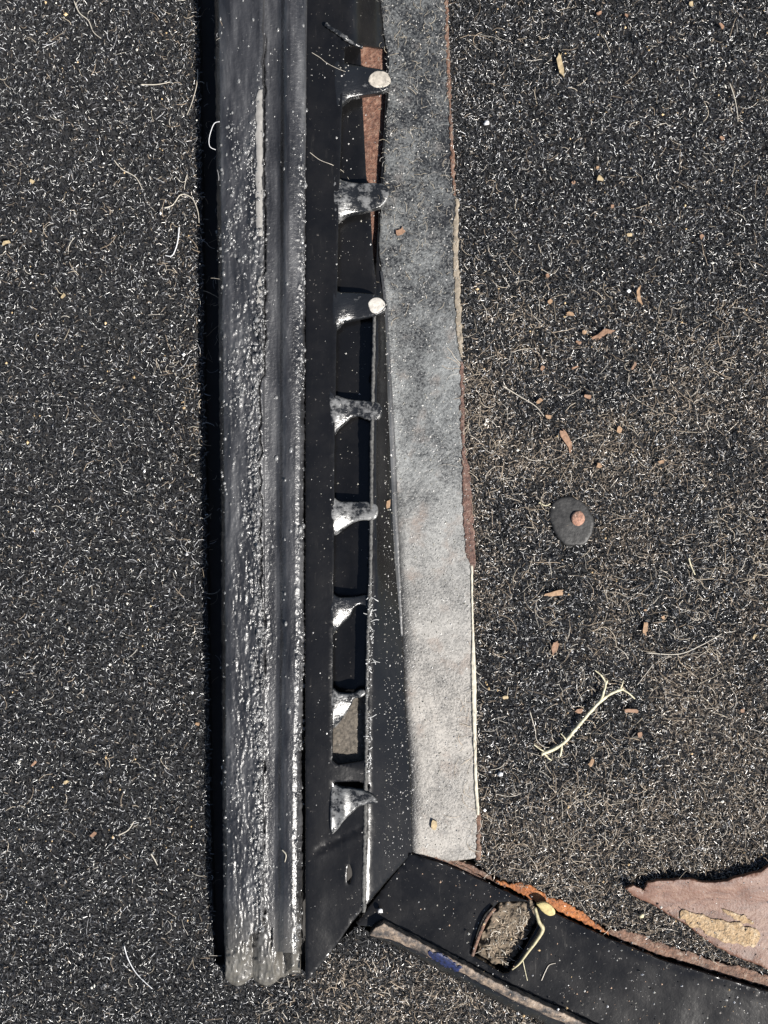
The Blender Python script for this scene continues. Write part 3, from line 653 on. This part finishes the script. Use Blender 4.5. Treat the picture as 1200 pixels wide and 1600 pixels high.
# ------------------------------------------------------------------ loose lint, dust and grit (uncountable)
def lint(name, n, area, lens, wid, cols, seed, label, dens=None, up=6, mat=None):
    r = np.random.default_rng(seed); x = r.uniform(area[0], area[2], n); y = r.uniform(area[1], area[3], n)
    if dens is not None: k = r.random(n) < dens(x, y); x = x[k]; y = y[k]
    n = len(x); z = np.array([hz(a, b) for a, b in zip(x, y)]); z += np.where(z < 7.0, up, .8)
    L = r.uniform(*lens, n)*r.choice([.5, 1, 1, 1.6], n); nseg = 6; a = r.uniform(0, 2*np.pi, n); da = r.normal(0, .17, n)
    P = [np.stack([x, y], 1)]
    for k in range(nseg):
        P.append(P[-1]+np.stack([np.cos(a), np.sin(a)], 1)*(L/nseg)[:, None]); a = a+da+r.normal(0, .16, n)
    w = r.uniform(*wid, n); V = []
    arch = r.uniform(0, 3, n)
    for k, p in enumerate(P):
        d = P[min(k+1, nseg)]-P[max(k-1, 0)]; d /= np.hypot(*d.T)[:, None]; s = np.stack([-d[:, 1], d[:, 0]], 1)*(w/2)[:, None]
        zz = z+arch*math.sin(math.pi*k/nseg)
        V += [world(*(p-s).T, zz), world(*p.T, zz+w*.5), world(*(p+s).T, zz)]
    V = np.stack(V, 1); m = V.shape[1]; b = (np.arange(n)*m)[:, None]
    F = np.concatenate([b+np.array(q) for k in range(nseg) for q in ([3*k, 3*k+1, 3*k+4, 3*k+3], [3*k+1, 3*k+2, 3*k+5, 3*k+4])])
    c = np.array(cols)[r.integers(0, len(cols), n)]*r.uniform(.6, 1.2, n)[:, None]
    o = link(name, V.reshape(-1, 3), F, mat or FLUFF, None, base=world(0, 0, 0)*0, solid=False, col=np.repeat(c, m, 0))
    tag(o, label, 'lint', kind='stuff'); return o
lc = [(.42, .36, .28), (.34, .27, .2), (.48, .44, .38), (.24, .19, .14)]
lint('lint', 6000, (715, -20, 1220, 1520), (6, 26), (.28, .62), lc, 11, 'fine tan lint and hair scattered over the chip-strewn carpet',
     lambda x, y: (.1+1.1*sst(.44, .6, fbm(x/90, y/90, 14))*sst(350, 600, y)+.4*sst(1050, 1300, y))*(1-inside(x, y, fo))*(1-.85*inside(x, y, wo))*(y < upy(x)-14))
lint('lint', 1900, (-20, -20, 345, 1620), (6, 20), (.3, .7), lc+[(.4, .4, .41)], 12, 'fine pale lint on the carpet beside the dark gap', lambda x, y: .22+.6*sst(200, 320, x)*(y < 900))
lint('lint', 420, (400, 1500, 900, 1600), (5, 16), (.4, .9), lc, 13, 'short tan lint on the carpet corner below the cross rail', lambda x, y: .6*(y > np.where(x < 560, 1530, loy(x)+34)))
lint('lint', 620, (590, -10, 715, 520), (4, 14), (.3, .6), [(.25, .24, .22), (.3, .26, .2)], 15, 'short pale fibres caught on the upper dusty flange', lambda x, y: 1-.8*sst(250, 520, y), up=1)
lint('lint', 520, (738, 1408, 840, 1515), (4, 12), (.5, 1.2), lc+[(.2, .17, .13), (.12, .1, .08)], 16, 'matted grey fluff stuffed in the cross rail cut-out', lambda x, y: 1.0*inside((x-788)*1.35+788, (y-1462)*1.35+1462, cut), up=1)
lint('lint', 160, (575, 920, 592, 1210), (3, 9), (.6, 1.2), [(.5, .5, .49)], 17, 'pale fuzz clinging to the slot rim', lambda x, y: np.exp(-((x-slotr(y)-5)/4)**2)*sst(.45, .6, fbm(y/30, y*0, 4)), up=1)
def grit(name, n, area, size, cols, seed, label, dens=None, mat=None, up=.3):
    r = np.random.default_rng(seed); x = r.uniform(area[0], area[2], n); y = r.uniform(area[1], area[3], n)
    if dens is not None: k = r.random(n) < dens(x, y); x = x[k]; y = y[k]
    n = len(x); z = np.array([hz(a, b) for a, b in zip(x, y)])+up; W = world(x, y, z)
    s = r.uniform(*size, n)**1.0*r.choice([.6, .8, 1, 1.5], n)*S
    oc = np.array([(1, 0, 0), (0, 1, 0), (-1, 0, 0), (0, -1, 0), (0, 0, 1)], float)
    V = W[:, None, :]+oc[None]*s[:, None, None]*r.uniform(.5, 1.3, (n, 5, 1)); b = (np.arange(n)*5)[:, None]
    F = np.concatenate([b+np.array(q) for q in ([0, 1, 4], [1, 2, 4], [2, 3, 4], [3, 0, 4])])
    c = np.array(cols)[r.integers(0, len(cols), n)]*r.uniform(.6, 1.2, n)[:, None]
    o = link(name, V.reshape(-1, 3), F, mat or FLUFF, None, base=np.zeros(3), smooth=False, solid=False, col=np.repeat(c, 5, 0)); tag(o, label, 'grit', kind='stuff'); return o
gc = [(.35, .34, .33), (.24, .23, .2), (.45, .44, .42)]
grit('grit', 1100, (484, -10, 640, 1440), (.5, 1.3), gc, 21, 'pale specks of grit on the black slotted wall', lambda x, y: .05+1.2*sst(.52, .68, fbm(x/30, y/50, 7)))
grit('grit', 4500, (600, -10, 735, 1340), (.5, 1.2), gc, 22, 'sandy grit on the dusty flange')
grit('grit', 1100, (600, 1340, 1210, 1610), (.5, 1.5), gc+[(.4, .28, .2)], 23, 'pale dust specks on the black cross rail', lambda x, y: .25+.9*sst(.45, .65, fbm(x/50, y/50, 9)))
grit('grit', 900, (572, 900, 592, 1210), (.5, 1.3), [(.5, .5, .49)], 24, 'crust of grey grit along the slot rim', lambda x, y: np.exp(-((x-slotr(y)-4-2*np.sin(y/30))/4)**2)*(.25+sst(.4, .7, fbm(y/25, y*0, 3))))
grit('grit', 1200, (0, 0, 1200, 1600), (.8, 2.0), [(.6, .58, .52), (.5, .36, .2), (.7, .69, .68)], 25, 'scattered pale crumbs over both carpets', lambda x, y: 1.0*((x < 312) | (x > 730)), up=7)

# ------------------------------------------------------------------ loose countable things
# wood chips: x, y, length, width, turn, material
chips = [(878, 101, 38, 8, 80, 3, 'long curled tan wood sliver on the upper right carpet'),
 (943, 524, 38, 10, -24, 0, 'largest flat brown wood chip, lying slanted on the carpet'),
 (1001, 461, 28, 7, 84, 1, 'narrow upright orange wood splinter near the slanted largest chip'),
 (884, 689, 42, 10, 66, 0, 'long curved brown wood chip above the black washer'),
 (868, 929, 34, 8, -10, 1, 'thin orange wood sliver below the black washer'),
 (868, 1012, 24, 8, 106, 0, 'short upright brown chip above the forked dry stem'),
 (1009, 982, 21, 8, 95, 1, 'short orange chip amid lint right of the washer'),
 (892, 492, 15, 7, 8, 1, None), (938, 278, 11, 10, 40, 3, None), (934, 262, 6, 5, 10, 1, None), (913, 519, 8, 6, 100, 1, None), (904, 535, 9, 7, 30, 0, None),
 (899, 574, 12, 5, -20, 0, None), (848, 576, 9, 8, -50, 0, None), (843, 627, 11, 7, -30, 1, None), (858, 650, 11, 6, 0, 1, None), (967, 671, 12, 9, 100, 1, None),
 (896, 285, 7, 5, -20, 0, None), (860, 472, 9, 7, -40, 1, None), (856, 430, 7, 9, 70, 0, None), (984, 366, 9, 6, 20, 3, None), (1097, 370, 8, 7, -30, 0, None),
 (957, 322, 6, 6, 0, 0, None), (990, 572, 15, 5, -60, 2, None), (918, 620, 11, 8, 20, 0, None), (936, 727, 8, 10, 80, 1, None), (1033, 722, 7, 9, 80, 1, None),
 (924, 1192, 14, 10, -50, 1, None), (907, 1113, 16, 9, 0, 0, None), (987, 1111, 26, 8, 5, 0, None), (1037, 965, 6, 8, 60, 1, None), (1009, 954, 6, 4, 0, 1, None),
 (1180, 995, 10, 5, -60, 3, None), (1000, 1148, 8, 8, 0, 0, None), (1160, 1110, 7, 6, 0, 0, None), (790, 1090, 9, 6, 0, 3, None), (1127, 40, 10, 6, 50, 0, None), (1080, 5, 8, 8, 0, 3, None),
 (936, 20, 11, 5, -20, 0, None), (979, 24, 7, 6, 40, 0, None), (1128, 215, 8, 7, 30, 0, None), (625, 361, 16, 11, -20, 0, 'orange brown flake on the upper dusty flange'),
 (607, 786, 9, 15, 5, 1, 'small orange crumb at the foot of the black slope'), (678, 1290, 10, 18, 5, 3, 'yellow seed-like flake on the lower dusty flange'),
 (146, 1305, 13, 8, -40, 0, None), (53, 1194, 12, 6, -40, 0, None), (103, 1222, 10, 5, -20, 3, None), (308, 1132, 8, 6, 10, 1, None), (50, 283, 8, 6, 40, 3, None), (10, 380, 14, 6, -25, 3, None), (98, 462, 12, 5, 120, 3, None)]
for i, (x, y, L, w, an_, mi, lab) in enumerate(chips):
    r = random.Random(i); m = 13 if L > 14 else 7; a = [2*math.pi*k/m for k in range(m)]; c_, s_ = math.cos(math.radians(an_)), math.sin(math.radians(an_)); z0 = hz(x, y); z0 += 7 if z0 < 7 else 2.5
    pts = []
    bow = r.uniform(-.12, .12)*L
    for t in a:
        u = math.copysign(abs(math.cos(t))**.5, math.cos(t))*L/2*r.uniform(.66, 1.15); v = math.copysign(abs(math.sin(t))**.7, math.sin(t))*w/2*r.uniform(.4, 1.3)+bow*(1-(2*u/L)**2)
        pts.append((x+u*c_-v*s_, y+u*s_+v*c_))
    o = sheet('wood_chip', pts, lambda X, Y, x=x, y=y, z0=z0, i=i: z0+1.2+.06*(X-x)*math.cos(i)+.06*(Y-y)*math.sin(i)+1.2*vnoise(X/3, Y/3, i), CHIP[mi], step=max(2.2, min(L, w)/4), thick=2.2, solid=False)
    if lab: tag(o, lab, 'wood chip')
    elif x < 320: tag(o, 'tiny wood crumb on the carpet beside the dark gap', 'wood chip', 'crumbs on the carpet beside the gap')
    else:
        near = [(math.hypot(x-a_, y-b_), t_) for a_, b_, t_ in ((943, 524, 'around the largest slanted chip'), (893, 813, 'near the black washer'), (905, 1125, 'near the forked dry stem'), (1001, 461, 'near the upright orange splinter'), (884, 689, 'by the long curved chip'), (878, 101, 'level with the curled tan sliver'), (1128, 120, 'on the carpet far from flange and chips'))]
        t_ = min(near)[1]; tag(o, ('tiny pale tan' if mi == 3 else 'tiny orange brown')+' wood crumb '+t_, 'wood chip', 'wood crumbs on the washer side carpet')
# forked dry stem
st = thing('dry_stem', 905, 1125, 6, 'forked pale dry plant stem on the carpet below the washer', 'stem')
def stem(name, pts, r0, r1, mat, par, zoff=9):
    p = catmull([(x, y, max(hz(x, y), 0)+zoff+(q[0] if q else 0)) for x, y, *q in pts], 6); V, F = tube_geo(p, np.linspace(r0, r1, len(p))*(.72+.5*vnoise(p[:, 0]/5, p[:, 1]/5, 3)), 6); return link(name, V, F, mat, par, solid=False)
stem('stalk', [(846, 1178), (862, 1172), (880, 1161), (896, 1143, 2), (912, 1124, 4), (926, 1108, 5), (940, 1094, 6), (956, 1083, 5), (974, 1076, 3)], 3.2, 2.4, STRAW, st)
stem('branch', [(939, 1095, 6), (943, 1082, 6), (946, 1068, 5), (940, 1056, 4), (929, 1047, 3)], 2.6, 1.0, STRAW, st)
stem('branch', [(946, 1070, 5), (949, 1063, 6)], 2.2, 1.4, STRAW, st)
stem('branch', [(972, 1077, 3), (982, 1083, 3), (992, 1092, 1)], 1.8, .8, STRAW, st)
stem('branch', [(968, 1078, 3), (972, 1070, 5), (974, 1063, 6)], 1.6, .7, STRAW, st)
stem('branch', [(878, 1162), (877, 1173), (875, 1182)], 2.2, 1.2, STRAW, st)
stem('branch', [(852, 1175), (843, 1170), (834, 1163)], 1.6, .7, STRAW, st)
stem('branch', [(850, 1177), (856, 1184), (862, 1188)], 1.6, .7, STRAW, st)
stem('branch', [(885, 1157, 1), (880, 1150, 3), (876, 1146, 4)], 1.4, .6, STRAW, st)
# single hairs and threads
hairs = [([(257, 325), (270, 320), (283, 304), (300, 310), (309, 330), (311, 348)], 1.3, HAIRM, 'long pale hair arched over the carpet near the gap'),
 ([(280, 355), (278, 375), (274, 390), (268, 400), (258, 399)], 1.6, WHITE_T, 'white thread tuft on the carpet near the gap'),
 ([(343, 190), (334, 194), (327, 215), (328, 229), (337, 234)], 1.0, WHITE_T, 'looped thread hanging off the runner into the dark gap'),
 ([(115, 0), (124, 20), (138, 32), (146, 50), (158, 60)], 1.2, HAIRM, 'pale hair curling at the top of the carpet'),
 ([(309, 108), (308, 130), (300, 160), (292, 180)], 1.0, HAIRM, 'pale hair along the edge of the dark gap'),
 ([(220, 132), (245, 132), (266, 128)], 1.3, HAIRM, 'straight pale hair on the upper carpet'),
 ([(178, 250), (190, 264), (212, 277), (222, 295)], 1.2, HAIRM, 'bent tan hair on the carpet beside the runner'),
 ([(194, 1478), (200, 1498), (214, 1522), (238, 1545)], 1.4, WHITE_T, 'long curved white hair on the lower carpet'),
 ([(185, 1305), (200, 1297), (209, 1284)], 1.5, HAIRM, 'short thick pale fibre on the lower carpet'),
 ([(236, 1334), (242, 1344), (246, 1352)], 1.5, HAIRM, 'tiny bent pale fibre on the lower carpet'),
 ([(484, 238), (500, 250), (520, 258), (536, 268), (545, 280)], .8, HAIRM, 'fine hair crossing the black wall to the second tooth'),
 ([(487, 82), (500, 90), (510, 98), (525, 106), (540, 112)], .7, HAIRM, 'fine hair on the black wall beside the first tooth'),
 ([(441, 1328), (447, 1336), (445, 1347)], 1.4, CREAM, 'small cream sliver lying on the runner'),
 ([(785, 603), (810, 618), (836, 634), (850, 650)], 1.2, HAIRM, 'straight straw fibre on the carpet near the flange'),
 ([(828, 1112), (836, 1140), (838, 1155), (848, 1166), (858, 1168)], 1.0, HAIRM, 'thin curled tendril beside the forked dry stem'),
 ([(1076, 872), (1080, 885), (1086, 898)], 2.0, STRAW, 'short thick straw piece right of the washer'),
 ([(1010, 1020), (1060, 1022), (1096, 1008), (1128, 990)], 1.1, HAIRM, 'long tan fibre lying in the lint right of the chips'),
 ([(1140, 130), (1147, 150), (1152, 175), (1153, 190)], 1.1, HAIRM, 'thin pale hair high on the chip-strewn carpet'),
 ([(842, 785), (852, 790), (860, 787)], 1.8, STRAW, 'pale splinter touching the washer edge'),
 ([(816, 1496, 2), (820, 1515, 3), (824, 1532, 1)], 1.2, STRAW, 'thin stalk hanging from the cross rail cut-out'),
 ([(846, 1532, 1), (852, 1518, 1), (858, 1508, 1), (868, 1505, 1)], 1.1, HAIRM, 'small branched fibre on the black cross rail')]
for pts, r_, mt, lab in hairs:
    p0 = [(x, y, hz(x, y)) for x, y, *_ in pts]; zs = [z for *_, z in p0]
    if max(zs)-min(zs) > 20 and max(zs) > 30 and min(zs) < 0: p0 = [(x, y, max(zs)-3*k) for k, (x, y, z) in enumerate(p0)]
    p0 = [(x, y, z+(7.5 if z < 7 else 1.2)) for x, y, z in p0]
    r_ *= .75 if lab[:4] != 'fine' else .55
    p = catmull(p0, 7); V, F = tube_geo(p, r_*(1-.4*np.linspace(0, 1, len(p))), 5); o = link('loose_fibre', V, F, mt, None, solid=False); tag(o, lab, 'fibre')
# little beads and flecks
for x, y, w, c, lab in ((782, 1210, 5, WHITE_T, 'small round white bead on the carpet beside the sealant strip'), (760, 192, 5, WHITE_T, 'shiny white bead on the upper carpet beside the flange'),
                        (1003, 1431, 5, CREAMCHIP, 'cream crumb at the tip of the torn sheet'), (594, 1423, 5, WHITE_T, 'white crumb in the corner of the two rails')):
    z0 = hz(x, y); r = random.Random(x); ring = 9; V = []; F = []
    for j, (h, k) in enumerate(((0, .7), (.45, 1.0), (.85, .75), (1.05, .25))):
        for i in range(ring):
            a = 2*math.pi*i/ring; q = w*k*r.uniform(.65, 1.2); V.append(world(x+q*math.cos(a), y+q*.85*math.sin(a), z0+5+h*w))
    for j in range(3):
        for i in range(ring): F.append((j*ring+i, (j+1)*ring+i, (j+1)*ring+(i+1) % ring, j*ring+(i+1) % ring))
    F.append(tuple(3*ring+i for i in range(ring))[::-1]); o = link('crumb', np.array(V), F, c, None, solid=False); tag(o, lab, 'crumb')

for o in bpy.data.objects:
    if '_b' in o: del o['_b']
